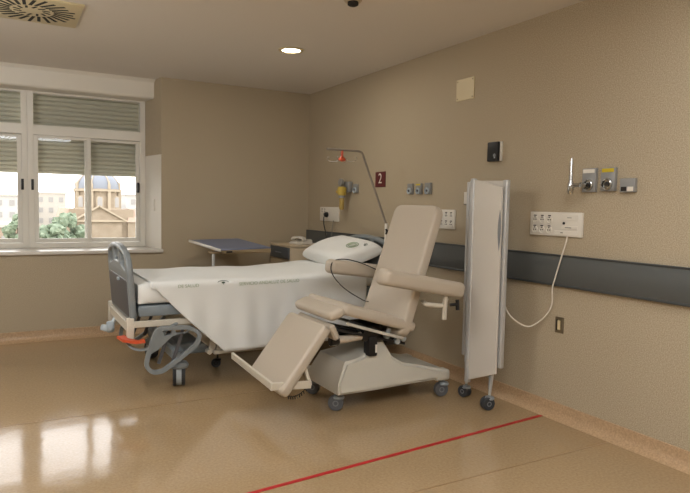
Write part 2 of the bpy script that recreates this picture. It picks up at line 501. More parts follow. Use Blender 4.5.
# cables from the corner plug
cb = obj('power_cable', sweep(B(), smooth_pts([(-.062, -.53, 1.235), (-.072, -.55, 1.16), (-.078, -.60, 1.08), (-.08, -.63, 1.02), (-.08, -.65, .9), (-.08, -.68, .75)]), .006), M['black'])
tag(cb, 'black power cable hanging from the corner socket behind the bed', 'cable')
cb = obj('phone_cable', sweep(B(), smooth_pts([(-.022, -.68, 1.20), (-.042, -.69, 1.10), (-.043, -.68, 1.03), (-.045, -.60, .99), (-.10, -.52, .95), (-.165, -.47, .945)]), .0035), M['cable_g'])
tag(cb, 'thin grey cable running down to the telephone on the cabinet', 'cable')

# gas outlets
def gas_outlet(y, z, w, h, label, tagcol=None, group='grey gas outlets on the right wall', probe=False, small=False, plain=False):
    t = thing('gas_outlet', label, 'outlet', (0, y, z), group)
    m = WR(y, z)
    obj('body', box(B(), -w/2, w/2, -h/2, h/2, 0, .024, .005, 2, m), M['gas'], t)
    if tagcol is not None:
        obj('name_strip', box(B(), -w*.42, w*.42, h*.30, h*.46, .0235, .026, .001, 1, m), tagcol, t)
    if small:
        bm = B(); box(bm, -w*.4, -.004, -h*.42, -h*.1, .0235, .026, .001, 1, m); obj('dark_port', bm, M['dark_gap'], t)
        bm = B(); box(bm, .002, w*.4, -h*.42, -h*.1, .0235, .026, .001, 1, m); obj('light_port', bm, M['sock'], t)
    else:
        c = m @ Vector((0, -h*.2, .023))
        s = obj('socket_ring', lathe(B(), [(w*.36, 0), (w*.36, .012), (w*.29, .014), (w*.25, .004), (0, .003)], c, (-1, 0, 0)), M['wheel_lt' if plain else 'chrome'], t)
        obj('socket_core', lathe(B(), [(w*.13, 0), (w*.13, .012), (w*.08, .015), (0, .015)], c, (-1, 0, 0)), M['grey_panel' if plain else 'black'], s)
    return t
gas_outlet(-2.095, 1.52, .074, .092, 'small grey gas outlet, leftmost of the three above the chair backrest', plain=True)
gas_outlet(-2.225, 1.52, .074, .092, 'small grey gas outlet with a yellow mark, middle of three above the chair', M['yellow'], plain=True)
gas_outlet(-2.355, 1.52, .078, .096, 'small grey gas outlet, rightmost of the three above the chair backrest', plain=True)
gas_outlet(-1.135, 1.54, .085, .09, 'small grey gas outlet just right of the yellow flowmeter', plain=True)
gas_outlet(-3.99, 1.545, .10, .145, 'grey gas outlet with a white strip and an upright metal probe', M['sock'])
gas_outlet(-4.125, 1.547, .10, .14, 'grey gas outlet with a bright yellow strip on top', M['yellow'])
gas_outlet(-4.258, 1.509, .10, .08, 'low grey wall box, rightmost in the right-hand outlet row', small=True)
# probe with gauge stem plugged in the right-hand outlet
t = thing('flow_probe', 'upright metal flow tube plugged into the white-strip gas outlet', 'tube', (-.07, -3.92, 1.5))
bm = B(); cyl(bm, (-.05, -3.985, 1.515), (-.09, -3.985, 1.515), .016); cyl(bm, (-.09, -3.985, 1.515), (-.092, -3.925, 1.512), .013)
obj('connector', bm, M['chrome'], t)
obj('tube', lathe(B(), [(.014, 1.46), (.018, 1.47), (.018, 1.525), (.011, 1.545), (.009, 1.66), (.006, 1.68), (0, 1.68)], (-.092, -3.915, 0)), M['chrome'], t)

# yellow oxygen flowmeter at the bed head
t = thing('oxygen_flowmeter', 'yellow oxygen flowmeter with clear bottle on the wall above the corner sockets', 'flowmeter', (-.08, -1.0, 1.5))
obj('wall_body', box(B(), -.05, 0, -1.05, -.94, 1.50, 1.61, .01), M['gas'], t)
obj('gauge', lathe(B(), [(.036, 0), (.040, .01), (.040, .03), (.034, .034), (0, .034)], (-.07, -.955, 1.60), (-1, 0, 0)), M['gas'], t)
obj('knob', lathe(B(), [(.022, 0), (.025, .02), (.018, .06), (0, .06)], (-.10, -.96, 1.505), (0, 1, 0)), M['brass'], t)
bm = B(); cyl(bm, (-.10, -1.0, 1.555), (-.10, -1.0, 1.465), .050, .044, bev=.01)
obj('valve_body', bm, M['yellow_amber'], t)
obj('valve_stem', cyl(B(), (-.05, -1.0, 1.50), (-.085, -1.0, 1.50), .025), M['chrome'], t)
obj('jar_collar', cyl(B(), (-.10, -1.0, 1.465), (-.10, -1.0, 1.44), .034), M['gas'], t)
obj('humidifier_jar', lathe(B(), [(.024, 1.44), (.025, 1.43), (.024, 1.33), (.018, 1.32), (0, 1.32)], (-.10, -1.0, 0)), M['amber_jar'], t)

# sign "2"
t = thing('number_sign', 'small dark red wall sign with a white number 2', 'sign', (0, -1.585, 1.617))
obj('sign_plate', box(B(), -.088, .088, -.073, .073, 0, .008, .002, 1, WR(-1.585, 1.617)), M['sign'], t)
obj('numeral', text(B(), '2', .135, WR(-1.585, 1.622, .0088)), M['sock'], t)
# cream blank plate high on the wall
t = thing('cover_plate', 'cream square blanking plate high on the wall', 'plate', (0, -2.785, 2.28))
obj('panel', box(B(), -.105, .105, -.083, .083, 0, .008, .002, 1, WR(-2.785, 2.28)), M['plate'], t)
for sx in (-1, 1):
    for sz in (-1, 1):
        obj('screw', cyl(B(), (-.008, -2.785+sx*.088, 2.28+sz*.066), (-.0105, -2.785+sx*.088, 2.28+sz*.066), .005, seg=10), M['steel'], t)
# black box
t = thing('wall_dispenser', 'small black wall box with white edge above the folding screen', 'wall box', (0, -3.15, 1.775))
obj('housing', box(B(), -.05, .066, -.07, .07, 0, .014, .003, 2, WR(-3.15, 1.775)), M['sock'], t)
obj('front_cover', box(B(), -.056, .052, -.071, .069, .0135, .04, .006, 2, WR(-3.15, 1.775)), M['black'], t)
obj('button', lathe(B(), [(.013, 0), (.013, .004), (.009, .006), (0, .006)], (-.0395, -3.175, 1.745), (-1, 0, 0)), M['wheel'], t)
obj('button_mark', box(B(), -.006, .006, -.02, -.012, .0400, .0412, 0, 1, WR(-3.175, 1.745)), M['wheel_lt'], t)
# white box half behind the screen
t = thing('alarm_box', 'small white wall box half hidden left of the folding screen', 'wall box', (0, -2.865, 1.44))
obj('case', box(B(), -.036, .05, -.045, .045, -.003, .022, .004, 2, WR(-2.865, 1.44)), M['sock'], t)
obj('foot', box(B(), -.034, .05, -.056, -.047, 0, .024, .002, 1, WR(-2.865, 1.44)), M['cable_g'], t)
# low steel plate
t = thing('steel_plate', 'small upright steel socket plate low on the wall', 'plate', (0, -3.797, .615))
obj('plate', box(B(), -.034, .034, -.052, .052, 0, .008, .002, 1, WR(-3.797, .615)), M['steel'], t)
obj('toggle', box(B(), -.010, .012, -.03, .03, .008, .013, .001, 1, WR(-3.797, .615)), M['plate'], t)
obj('toggle_side_strip', box(B(), -.022, -.012, -.035, .035, .008, .009, 0, 1, WR(-3.797, .615)), M['dark_gap'], t)  # dark strip beside the toggle
# white call cable from the wide panel looping to the screen
cpts = [(-.022, -3.845, 1.20), (-.03, -3.845, 1.16), (-.043, -3.82, 1.05), (-.044, -3.78, .92), (-.042, -3.76, .85), (-.02, -3.74, .74), (-.03, -3.70, .66), (-.05, -3.64, .60), (-.08, -3.60, .575), (-.13, -3.57, .595), (-.18, -3.54, .64), (-.215, -3.53, .69), (-.24, -3.52, .76)]
cb = obj('call_cable', sweep(B(), smooth_pts(cpts), .0045), M['cable_w'])
tag(cb, 'thin white cable looping from the wide socket panel to the screen', 'cable')

# red tape on the floor
bm = B(); a = Vector((-.055, -3.725, .0015)); b = Vector((-3.1, -3.985, .0015)); bar(bm, a, b, .026, .001, (0, 0, 1), 0)
tag(obj('floor_tape', bm, M['red']), 'straight red tape line stuck across the beige floor', 'tape')

# ------------------------------------------------------------------ folding screen on castors
t = thing('folding_screen', 'folded white privacy screen with aluminium edges on castors', 'screen', (-.26, -3.4, 0))
def slat_panel(name, x, ya, yb, za0, za1, zb0, zb1, th=.014, m='screen'):
    """panel in a plane of constant x; a = far edge, b = near edge"""
    o = [(ya, za0), (yb, zb0), (yb, zb1), (ya, za1)]
    mm = Matrix(((0, 0, 1, x), (1, 0, 0, 0), (0, 1, 0, 0), (0, 0, 0, 1)))
    return obj(name, plate(B(), o, (), th, .002, mm), M[m], t)
def profile(x, y, z0, z1, r=.014):
    bm = B(); box(bm, x-.016, x+.016, y-r, y+r, z0, z1, .006, 3); return obj('edge_profile', bm, M['alu'], t)
slat_panel('front_panel', -.30, -3.262, -3.545, .15, 1.562, .262, 1.503)
profile(-.300, -3.262, .135, 1.566, .018)
profile(-.268, -3.548, .30, 1.55, .018)
slat_panel('rear_panel', -.262, -3.215, -3.535, .28, 1.553, .31, 1.545)
profile(-.262, -3.205, .26, 1.553, .012)
slat_panel('rear_panel', -.215, -3.125, -3.47, .30, 1.545, .33, 1.545)
profile(-.215, -3.118, .29, 1.548, .012); profile(-.215, -3.475, .30, 1.552, .012)
# finger recess
bm = B(); o = [(1.09+ .26*k/16, 0) for k in range(17)]
pts = [(-3.532-.018*math.sin(PI*k/16), 1.085+.27*k/16) for k in range(17)] + [(-3.532+.002, 1.35-.27*k/16) for k in range(1, 16)]
pts = [(-3.538+.016*math.sin(PI*k/16), 1.085+.27*k/16) for k in range(17)] + [(-3.538-.012*math.sin(PI*k/16), 1.355-.27*k/16) for k in range(1, 16)]
obj('grip_recess', plate(bm, pts, (), .003, .0005, Matrix(((0, 0, 1, -.3085), (1, 0, 0, 0), (0, 1, 0, 0), (0, 0, 0, 1)))), M['wheel'], t)
def castor(parent, x, y, r, w, post_top, twin=True, yaw=0, name='castor', hub='wheel', tyre='rubber', core=False):
    """twin-wheel castor; wheel axle at yaw"""
    ax = Vector((math.cos(yaw), math.sin(yaw), 0)); c = Vector((x, y, r+.0005))
    bm = B()
    cyl(bm, (x, y, r*1.6), (x, y, post_top), r*.22, seg=14)
    off = Vector((-math.sin(yaw), math.cos(yaw), 0))*r*.35
    lathe(bm, [(0, 0), (r*.62, 0), (r*.78, -r*.25), (r*.7, -r*.45), (r*.3, -r*.5), (0, -r*.5)], (x, y, r*2.02), (0, 0, 1), 20)
    box(bm, x-.006, x+.006, y-.006, y+.006, r*.9, r*1.7)
    f = obj(name, bm, M['grey_plastic'] if hub != 'black' else M['black'], parent)
    if core:
        bm = B(); cyl(bm, c+off-ax*w*.21, c+off+ax*w*.21, r*.95, seg=28, bev=.004); obj('wheel_core', bm, M['wheel_lt'], f)
    for s in ((-1, 1) if twin else (0,)):
        bm = B(); o = c+ax*s*w*(.36 if core else .3)+off
        hw = w*(.15 if core else .22) if twin else w*.5
        lathe(bm, [(r*.6, -hw), (r*.92, -hw), (r, -hw*.6), (r, hw*.6), (r*.92, hw), (r*.6, hw)], o, ax, 32)
        wh = obj('wheel', bm, M[tyre], f)
        bm = B(); lathe(bm, [(0, -hw*.8), (r*.3, -hw*1.05), (r*.58, -hw*.9), (r*.61, -hw*.5), (r*.61, hw*.5), (r*.58, hw*.9), (r*.3, hw*1.05), (0, hw*.8)], o, ax, 28)
        # hub disc shares the wheel's place, kept as a second mesh of the castor
        obj('wheel_hub', bm, M[hub if hub != 'black' else 'black'], f)
    return f
castor(t, -.25, -3.195, .042, .055, .33, yaw=.2)
castor(t, -.285, -3.475, .044, .055, .33, yaw=1.35)
obj('post', cyl(B(), (-.25, -3.195, .10), (-.25, -3.21, .34), .010), M['alu'], t)
obj('post', cyl(B(), (-.285, -3.475, .10), (-.280, -3.505, .34), .010), M['alu'], t)

# ------------------------------------------------------------------ bed
bed = thing('hospital_bed', 'grey and beige hospital bed with raised footboard under the white sheets', 'bed', (-1.25, -1.6, 0))
def board(name, xb, xt, zb, yc=-1.60, hw=.455, top=1.05, outside=-1):
    # board in (y,z) with lean from xb at zb to xt at top
    o = [(yc-hw+.01, zb), (yc+hw-.01, zb), (yc+hw, zb+.25), (yc+hw-.005, top-.16), (yc+hw*.86, top-.055), (yc+hw*.45, top-.012), (yc, top), (yc-hw*.45, top-.012), (yc-hw*.86, top-.055), (yc-hw+.005, top-.16), (yc-hw, zb+.25)]
    h1 = [(yc-.105, top-.135), (yc+.105, top-.135), (yc+.11, top-.045), (yc-.11, top-.045)]
    h2 = [(yc+.16, top-.145), (yc+.37, top-.185), (yc+.35, top-.085), (yc+.165, top-.05)]
    h3 = [(2*yc-a, b) for a, b in h2]
    k = (xt-xb)/(top-zb)
    mm = Matrix(((0, k, 1, xb-k*zb), (1, 0, 0, 0), (0, 1, 0, 0), (0, 0, 0, 1)))
    b = obj(name, plate(B(), o, (h1, h2, h3), .045, .016, mm, .05), M['grey_plastic'], bed)
    ins = [(yc-hw+.06, zb+.03), (yc+hw-.06, zb+.03), (yc+hw-.055, top-.25), (yc-hw+.055, top-.25)]
    mm2 = mm.copy(); mm2[0][3] += outside*.020
    obj('inset_panel', plate(B(), ins, (), .012, .004, mm2, .03), M['grey_panel'], b)
    obj('panel_clip', box(B(), -.012, .012, -.02, .02, -.012, .012, .004, 1, Matrix.Translation((xb+outside*.03+k*.28, yc-.1, zb+.28))), M['wheel_lt'], b)
    return b
board('footboard', -2.345, -2.385, .50)
board('headboard', -.155, -.135, .52, yc=-1.56, outside=1, top=1.095)
# foot frame
bm = B(); bar(bm, (-2.37, -2.03, .46), (-2.37, -1.15, .46), .035, .07, bev=.004)
obj('foot_crossbar', bm, M['beige_metal'], bed)
for y in (-2.03, -1.17):
    obj('foot_post', box(B(), -2.395, -2.345, y-.028, y+.028, .36, .53, .006), M['beige_metal'], bed)
for y in (-2.05, -1.15):
    bm = B(); bar(bm, (-2.35, y, .485), (-.15, y, .485), .03, .045, bev=.004)
    obj('side_beam', bm, M['beige_metal'], bed)
bm = B(); cyl(bm, (-2.37, -1.42, .44), (-2.42, -1.44, .37), .018); lathe(bm, [(.0, -.028), (.040, -.026), (.046, -.012), (.046, .012), (.040, .026), (.0, .028)], (-2.42, -1.44, .365), (1, 0, 0), 26)
lathe(bm, [(.0, -.028), (.032, -.022), (.036, 0), (.032, .022), (.0, .028)], (-2.455, -1.41, .352), (.3, .2, 1), 22)
obj('corner_bumper', bm, M['wheel_lt'], bed)
bm = B(); sweep(bm, [(-2.43, -2.0, .395), (-2.41, -2.08, .385), (-2.34, -2.13, .375), (-2.29, -2.13, .38)], prof=rect_prof(.018, .055), up=(0, 0, 1))
obj('release_pedal', bm, M['orange'], bed)
bm = B(); sweep(bm, smooth_pts([(-2.40, -2.02, .36), (-2.36, -2.10, .325), (-2.28, -2.13, .32), (-2.20, -2.12, .37), (-2.13, -2.1, .44), (-2.05, -2.08, .48)]), prof=rect_prof(.035, .014), up=(0, 1, 0))
obj('pedal_lever', bm, M['grey_plastic'], bed)
# deck trays
bm = B()
for (xa, xb, za, zb2) in ((-2.315, -1.86, .595, .595), (-1.84, -1.25, .595, .60), (-1.23, -.22, .605, .645)):
    mm = axes(((xa+xb)/2, -1.6, (za+zb2)/2), (xb-xa, 0, zb2-za), (0, 1, 0))
    w = xb-xa
    box(bm, -w/2, w/2, -.455, .455, -.04, .02, .015, 2, mm)
    box(bm, -w/2, w/2, -.47, -.44, -.055, .022, .01, 2, mm); box(bm, -w/2, w/2, .44, .47, -.055, .022, .01, 2, mm)
obj('mattress_deck', bm, M['grey_blue'], bed)
# underframe
obj('chassis_cover', box(B(), -2.0, -.45, -1.82, -1.38, .17, .27, .03, 3), M['grey_blue'], bed)
for x in (-2.03, -.42):
    bm = B(); bar(bm, (x, -2.05, .235), (x, -1.15, .235), .085, .10, bev=.02); obj('axle_beam', bm, M['grey_blue'], bed)
for (xa, za, xb, zb2) in ((-1.72, .25, -2.05, .50), (-.7, .25, -1.05, .50)):
    for y in (-1.86, -1.34):
        bm = B(); bar(bm, (xa, y, za), (xb, y, zb2), .02, .06, bev=.004); obj('lift_arm', bm, M['beige_metal'], bed)
bm = B()
for sx in (0, 1):
    sweep(bm, [(-1.75+sx*.06, -1.93, .20), (-1.72+sx*.07, -1.93, .33)], prof=rect_prof(.02, .05), up=(0, 1, 0))
cyl(bm, (-1.73, -1.9, .30), (-1.73, -1.97, .30), .02); cyl(bm, (-1.77, -1.9, .21), (-1.77, -1.97, .21), .018)
obj('pivot_bracket', bm, M['beige_metal'], bed)
bm = B(); cyl(bm, (-1.6, -1.6, .30), (-1.15, -1.6, .40), .035); box(bm, -1.25, -1.05, -1.68, -1.52, .32, .46, .01)
obj('lift_actuator', bm, M['black'], bed)
bm = B(); bar(bm, (-1.75, -2.0, .215), (-1.05, -2.0, .215), .03, .03); bar(bm, (-1.45, -1.98, .2), (-1.45, -1.98, .48), .06, .03); bar(bm, (-1.33, -1.98, .2), (-1.33, -1.98, .48), .03, .03)
obj('side_truss', bm, M['beige_metal'], bed)
castor(bed, -2.03, -2.06, .092, .088, .26, twin=True, yaw=-.25, hub='wheel_lt', core=True)
castor(bed, -2.03, -1.14, .088, .075, .26, twin=False, yaw=.1, hub='wheel_lt')
castor(bed, -.42, -2.06, .088, .075, .26, twin=False, yaw=.4, hub='wheel_lt')
castor(bed, -.42, -1.14, .088, .075, .26, twin=False, yaw=.1, hub='wheel_lt')
castor(bed, -1.61, -1.66, .038, .03, .22, twin=False, yaw=1.2, name='steering_castor', hub='black')
# lowered side rail (near side, foot half)
def side_rail(y, x0, sgn):
    """folded rail: rounded loop with filled shoulder; x0 = foot-side x"""
    loop = round_corners([(x0+.06, y, .465), (x0+.005, y, .30), (x0-.015, y, .20), (x0+.03, y, .148), (x0+.10, y, .15), (x0+.25, y, .25), (x0+.35, y, .325), (x0+.375, y, .40), (x0+.30, y, .455)], .05, 5, True)
    r = obj('side_rail', sweep(B(), loop, prof=rect_prof(.034, .028), closed=True, up=(0, 1, 0)), M['grey_plastic'], bed)
    mm = Matrix(((1, 0, 0, 0), (0, 0, -1, y), (0, 1, 0, 0), (0, 0, 0, 1)))
    o = [(x0+.06, .455), (x0+.31, .455), (x0+.30, .425), (x0+.17, .40), (x0+.07, .31), (x0+.02, .285)]
    h = [[(x0+.10, .445), (x0+.165, .445), (x0+.16, .415), (x0+.115, .41)], [(x0+.19, .442), (x0+.28, .442), (x0+.27, .42), (x0+.20, .42)]]
    obj('rail_web', plate(B(), o, h, .02, .004, mm), M['grey_plastic'], r)
    bm = B()
    for dx in (0, .10): bar(bm, (x0+.08+dx, y+.03*sgn, .20), (x0+.16+dx, y+.05*sgn, .43), .025, .012, (0, 1, 0))
    obj('link_arm', bm, M['grey_panel'], r)
side_rail(-2.145, -2.27, 1); side_rail(-1.055, -2.27, -1)

# mattress
def top_z(x):
    t = min(max((x+1.25)/1.0, 0), 1); t = t*t*(3-2*t)
    return .785+.045*t
bm = B(); nx, ny = 40, 14; x0, x1, y0, y1 = -2.315, -.20, -2.055, -1.145
def mz(x): return top_z(x)
ring = []
for i in range(nx+1):
    x = x0+(x1-x0)*i/nx; zt = top_z(x)-.005; zb = zt-.150
    e = 1 if 0 < i < nx else 0
    ins = 0 if e else .02
    pr = [(y0+ins, zb+.02), (y0+ins-.004*e, (zt+zb)/2), (y0+ins+.004, zt-.022), (y0+ins+.03, zt-.003)]
    pr += [(y0+.06+(y1-y0-.12)*k/8, zt) for k in range(9)]
    pr += [(y1-ins-.03, zt-.003), (y1-ins-.004, zt-.022), (y1-ins+.004*e, (zt+zb)/2), (y1-ins, zb+.02), (y1-.012, zb), (y0+.012, zb)]
    if not e: pr = [(a, b if b < zt-.02 else b-.015) for a, b in pr]
    ring.append([bm.verts.new((x, a, b)) for a, b in pr])
for i in range(nx):
    n = len(ring[0])
    for k in range(n): bm.faces.new((ring[i][k], ring[i][(k+1) % n], ring[i+1][(k+1) % n], ring[i+1][k]))
bm.faces.new(ring[0]); bm.faces.new(ring[-1]); bmesh.ops.recalc_face_normals(bm, faces=bm.faces)
tag(obj('mattress', bm, M['sheet'], smooth=60), 'mattress in a fitted white sheet on the hospital bed', 'mattress')

# draped top sheet
def hash2(a, b):
    return math.sin(a*12.9898+b*78.233)*.5
def sheet_surface():
    bm = B(); nx = 120; rows = []
    X0, X1 = -2.24, -.44
    for i in range(nx+1):
        x = X0+(X1-X0)*i/nx; zt = top_z(x)+.004
        # bottom of the hanging side
        if x < -1.70: zb = .775+(.235-.775)*((x-X0)/(-1.70-X0))**1.0
        else: zb = .235+.012*math.sin((x+1.7)*3)
        yn = -2.095; row = []
        wx = .004*math.sin(x*9)+.003*math.sin(x*23+1)
        # top, from far edge to near edge
        n1 = 22
        for k in range(n1+1):
            f = k/n1; y = -1.150+(-2.045+1.150)*f
            z = zt+.0035*math.sin(x*7+y*5)+.0025*math.sin(x*17-y*11)
            # fold ridge
            d = abs((y+1.45)-(x+2.0)*.25); z += .006*math.exp(-(d/.02)**2) if x < -1.6 else 0
            row.append((x, y, z))
        # roll over the edge
        for a in (20, 45, 70, 90):
            aa = math.radians(a); r = .045
            row.append((x, -2.05-r*math.sin(aa), zt-r*(1-math.cos(aa))))
        n2 = 16; zs = zt-.045
        for k in range(1, n2+1):
            f = k/n2; z = zs+(min(zb, zs-.002)-zs)*f
            fold = (.010*math.sin(x*14+z*3)+.007*math.sin(x*31+2)+.004*math.sin(z*25+x*4))*min(1, f*1.6)*(.4+.6*(zs-zb)/.5)
            lean = -.02*f*(zs-zb)/.5
            row.append((x+.01*math.sin(z*9)*f, yn+fold*.7+lean, z))
        rows.append([bm.verts.new(p) for p in row])
    for i in range(nx):
        for k in range(len(rows[0])-1):
            bm.faces.new((rows[i][k], rows[i][k+1], rows[i+1][k+1], rows[i+1][k]))
    bmesh.ops.recalc_face_normals(bm, faces=bm.faces)
    return bm
bs = obj('bed_sheet', sheet_surface(), M['sheet2'], smooth=80)
tag(bs, 'white sheet draped over the bed with green lettering along its edge', 'sheet')
sol = bs.modifiers.new('thick', 'SOLIDIFY'); sol.thickness = .002; sol.offset = 0
# lettering near the fold, follows the roll of the sheet
def ledge(x0_, s, size, flip=1, m='print_green'):
    mt = axes((x0_, -2.0985, top_z(x0_)-.020), (1, 0, 0), (0, 0, 1))
    bm = B(); mt = axes((x0_, -2.0985, top_z(x0_)-.034), (1, 0, 0.014), (0, .10, 1))
    return obj('lettering', text(bm, s, size, mt, depth=.0004), M[m], bs)
ledge(-1.97, 'DE SALUD', .034)
ledge(-1.33, 'SERVICIO ANDALUZ DE SALUD', .036)
bm = B()
cx = -1.705; zc = top_z(cx)-.022
sweep(bm, [(cx+.045*math.cos(a), -2.088+.003*math.sin(a), zc-.002+.018*math.sin(a)) for a in [PI*k/10 for k in range(11)]], .0022, 5)
bar(bm, (cx, -2.091, zc-.032), (cx, -2.091, zc+.008), .009, .003); box(bm, cx-.012, cx+.012, -2.094, -2.088, zc-.004, zc+.006)
obj('printed_emblem', bm, M['print_dark'], bs)

# pillow
def pillow(cx, cy, cz, lx, ly, h, tilt):
    bm = B(); n = 22; top = []; bot = []
    mt = Matrix.Translation((cx, cy, cz)) @ Matrix.Rotation(.07, 4, 'X') @ Matrix.Rotation(tilt, 4, 'Y')
    for i in range(n+1):
        ra, rb = [], []
        for j in range(n+1):
            u = -1+2*i/n; v = -1+2*j/n
            su = math.sin(u*PI/2); sv = math.sin(v*PI/2)
            e = (max(0, (1-su**4))*max(0, (1-sv**4)))**.28
            pin = 1-.06*(1-abs(su))*(abs(sv))**3-.0
            X = su*lx/2*(1-.05*(1-sv*sv)*0+(-.05*(1-abs(sv)**2)*abs(su)**3)); Y = sv*ly/2*(1-.05*(1-su*su)*abs(sv)**3)
            w = .008*math.sin(6*u+3*v)*e
            ra.append(bm.verts.new(mt @ Vector((X, Y, h*.62*e+w))))
            if 0 < i < n and 0 < j < n: rb.append(bm.verts.new(mt @ Vector((X, Y, -h*.38*e))))
            else: rb.append(ra[-1])
        top.append(ra); bot.append(rb)
    for i in range(n):
        for j in range(n):
            bm.faces.new((top[i][j], top[i+1][j], top[i+1][j+1], top[i][j+1]))
            q = (bot[i][j], bot[i][j+1], bot[i+1][j+1], bot[i+1][j])
            if len(set(q)) == 4: 
                try: bm.faces.new(q)
                except ValueError: pass
    bmesh.ops.recalc_face_normals(bm, faces=bm.faces)
    return bm, mt
pm, pmt = pillow(-.40, -1.56, .922, .46, .76, .17, -.32)
pl = obj('pillow', pm, M['sheet'], smooth=80)
tag(pl, 'plump white pillow with a green printed logo at the bed head', 'pillow')
bm = B()
lm = pmt @ Matrix.Translation((.02, -.22, .105)) @ Matrix.Rotation(-PI/2, 4, 'Z') @ Matrix.Rotation(.05, 4, 'X')
for k, (r, wd) in enumerate(((.062, .008), (.040, .007))):
    sweep(bm, [lm @ Vector((r*1.2*math.cos(2*PI*j/24), r*.8*math.sin(2*PI*j/24), 0)) for j in range(24)], wd/2, 5, closed=True)
bar(bm, lm @ Vector((-.03, -.01, 0)), lm @ Vector((.03, .012, 0)), .02, .004)
obj('printed_logo', bm, M['print_green'], pl)
bm = B(); text(bm, 'SALUD', .045, pmt @ Matrix.Translation((.10, -.27, .092)) @ Matrix.Rotation(-PI/2, 4, 'Z') @ Matrix.Rotation(.28, 4, 'X'), depth=.001)
obj('printed_word', bm, M['print_dark'], pl)

# iv pole / lifting pole at bed head
t = thing('infusion_pole', 'bent grey steel infusion pole rising from the bed head corner', 'pole', (-.25, -2.085, .9))
obj('sleeve', cyl(B(), (-.247, -2.085, .62), (-.248, -2.085, 1.215), .016), M['white_paint'], t)
pp = round_corners([(-.248, -2.085, 1.20), (-.512, -2.085, 1.818), (-.841, -2.085, 1.820)], .035, 5)
obj('upper_tube', sweep(B(), pp, .0095, 10), M['steel_tube'], t)
bm = B()
for k in range(4):
    a = PI/4+PI/2*k; bar(bm, (-.248, -2.105, 1.145), (-.248+.030*math.cos(a), -2.108, 1.145+.030*math.sin(a)), .014, .014)
cyl(bm, (-.248, -2.115, 1.145), (-.248, -2.09, 1.145), .013)
obj('locking_knob', bm, M['black'], t)
obj('orange_hanger', lathe(B(), [(.008, 0), (.012, -.02), (.010, -.05), (.03, -.07), (.034, -.085), (0, -.095)], (-.70, -2.085, 1.818)), M['orange'], t)
bm = B()
for k in range(4):
    a = PI/4+PI/2*k; c = Vector((-.70, -2.085, 1.735)); d = Vector((math.cos(a), math.sin(a), 0))
    sweep(bm, smooth_pts([c+d*.02, c+d*.07+Vector((0, 0, -.010)), c+d*.12, c+d*.125+Vector((0, 0, .022)), c+d*.11+Vector((0, 0, .028))], 4), .0028, 6)
obj('bag_hooks', bm, M['chrome'], t)

# bedside cabinet
t = thing('bedside_cabinet', 'pale wood bedside cabinet with a dark grey drawer in the room corner', 'cabinet', (-.27, -.33, 0))
bm = B(); box(bm, -.49, -.04, -.595, -.065, .10, .905, .004); obj('body', bm, M['wood'], t)
obj('top', box(B(), -.50, -.035, -.605, -.06, .905, .930, .006), M['wood'], t)
d = obj('drawer', box(B(), -.508, -.489, -.585, -.08, .775, .90, .003), M['drawer'], t)
bm = B(); bar(bm, (-.520, -.42, .84), (-.520, -.26, .84), .012, .012); obj('handle', bm, M['wheel'], d)
d = obj('door', box(B(), -.506, -.489, -.585, -.08, .14, .755, .003), M['wood'], t)
bm = B(); bar(bm, (-.518, -.15, .55), (-.518, -.15, .68), .012, .012); obj('handle', bm, M['wheel'], d)
for x in (-.44, -.09):
    for y in (-.54, -.12): castor(t, x, y, .03, .03, .11, twin=False)
# telephone
t = thing('telephone', 'low white corded telephone on the bedside cabinet', 'telephone', (-.27, -.42, .93))
mt = Matrix.Translation((-.28, -.40, .9305)) @ Matrix.Rotation(.25, 4, 'Z')
bm = B()
v = [(-.09, -.11, 0), (.09, -.11, 0), (.09, .11, 0), (-.09, .11, 0)]
lo = [bm.verts.new(mt @ Vector(q)) for q in v]; hi = [bm.verts.new(mt @ Vector((q[0]*.9, q[1]*.95, .02 if q[0] < 0 else .055))) for q in v]
bm.faces.new(lo); bm.faces.new(hi)
for i in range(4): bm.faces.new((lo[i], lo[(i+1) % 4], hi[(i+1) % 4], hi[i]))
bmesh.ops.recalc_face_normals(bm, faces=bm.faces)
bmesh.ops.bevel(bm, geom=bm.edges[:], offset=.008, segments=2, affect='EDGES')
obj('base', bm, M['sock'], t)
hp = [mt @ Vector(q) for q in ((-.03, -.105, .045), (-.03, -.075, .068), (-.03, 0, .076), (-.03, .075, .068), (-.03, .105, .045))]
obj('handset', sweep(B(), smooth_pts(hp, 5), prof=rect_prof(.022, .04), up=(0, 0, 1)), M['sock'], t)
obj('keypad', box(B(), -.0, .07, -.06, .06, .044, .049, .001, 1, mt), M['cable_g'], t)

# overbed table, tilted top
t = thing('overbed_table', 'overbed table with tilted blue grey top behind the bed', 'table', (-1.30, -.55, 0))
P = [Vector(q) for q in ((-1.450, -.199, .975), (-1.331, -.863, .920), (-.779, -.764, .926), (-.898, -.100, .981))]
cen = sum(P, Vector())/4
tm = axes(cen, P[2]-P[1], P[0]-P[1]); w2 = (P[2]-P[1]).length/2; d2 = (P[0]-P[1]).length/2
obj('table_top', box(B(), -w2, w2, -d2, d2, -.012, 0, .003, 1, tm), M['table_blue'], t)
obj('edge_strip', box(B(), -w2-.022, -w2, -d2, d2, -.022, .004, .006, 2, tm), M['table_edge'], t)
bm = B(); vs = []
for (a, b, c) in ((-w2, -d2, -.012), (w2, -d2, -.012), (w2, d2, -.012), (-w2, d2, -.012), (-w2+.05, -d2+.015, -.05), (w2, -d2, -.055), (w2-.02, d2-.02, -.05), (-w2+.05, d2-.02, -.05)):
    vs.append(bm.verts.new(tm @ Vector((a, b, c))))
for f in ((0, 1, 2, 3), (4, 7, 6, 5), (0, 4, 5, 1), (1, 5, 6, 2), (2, 6, 7, 3), (3, 7, 4, 0)): bm.faces.new([vs[i] for i in f])
obj('under_tray', bm, M['table_under'], t)
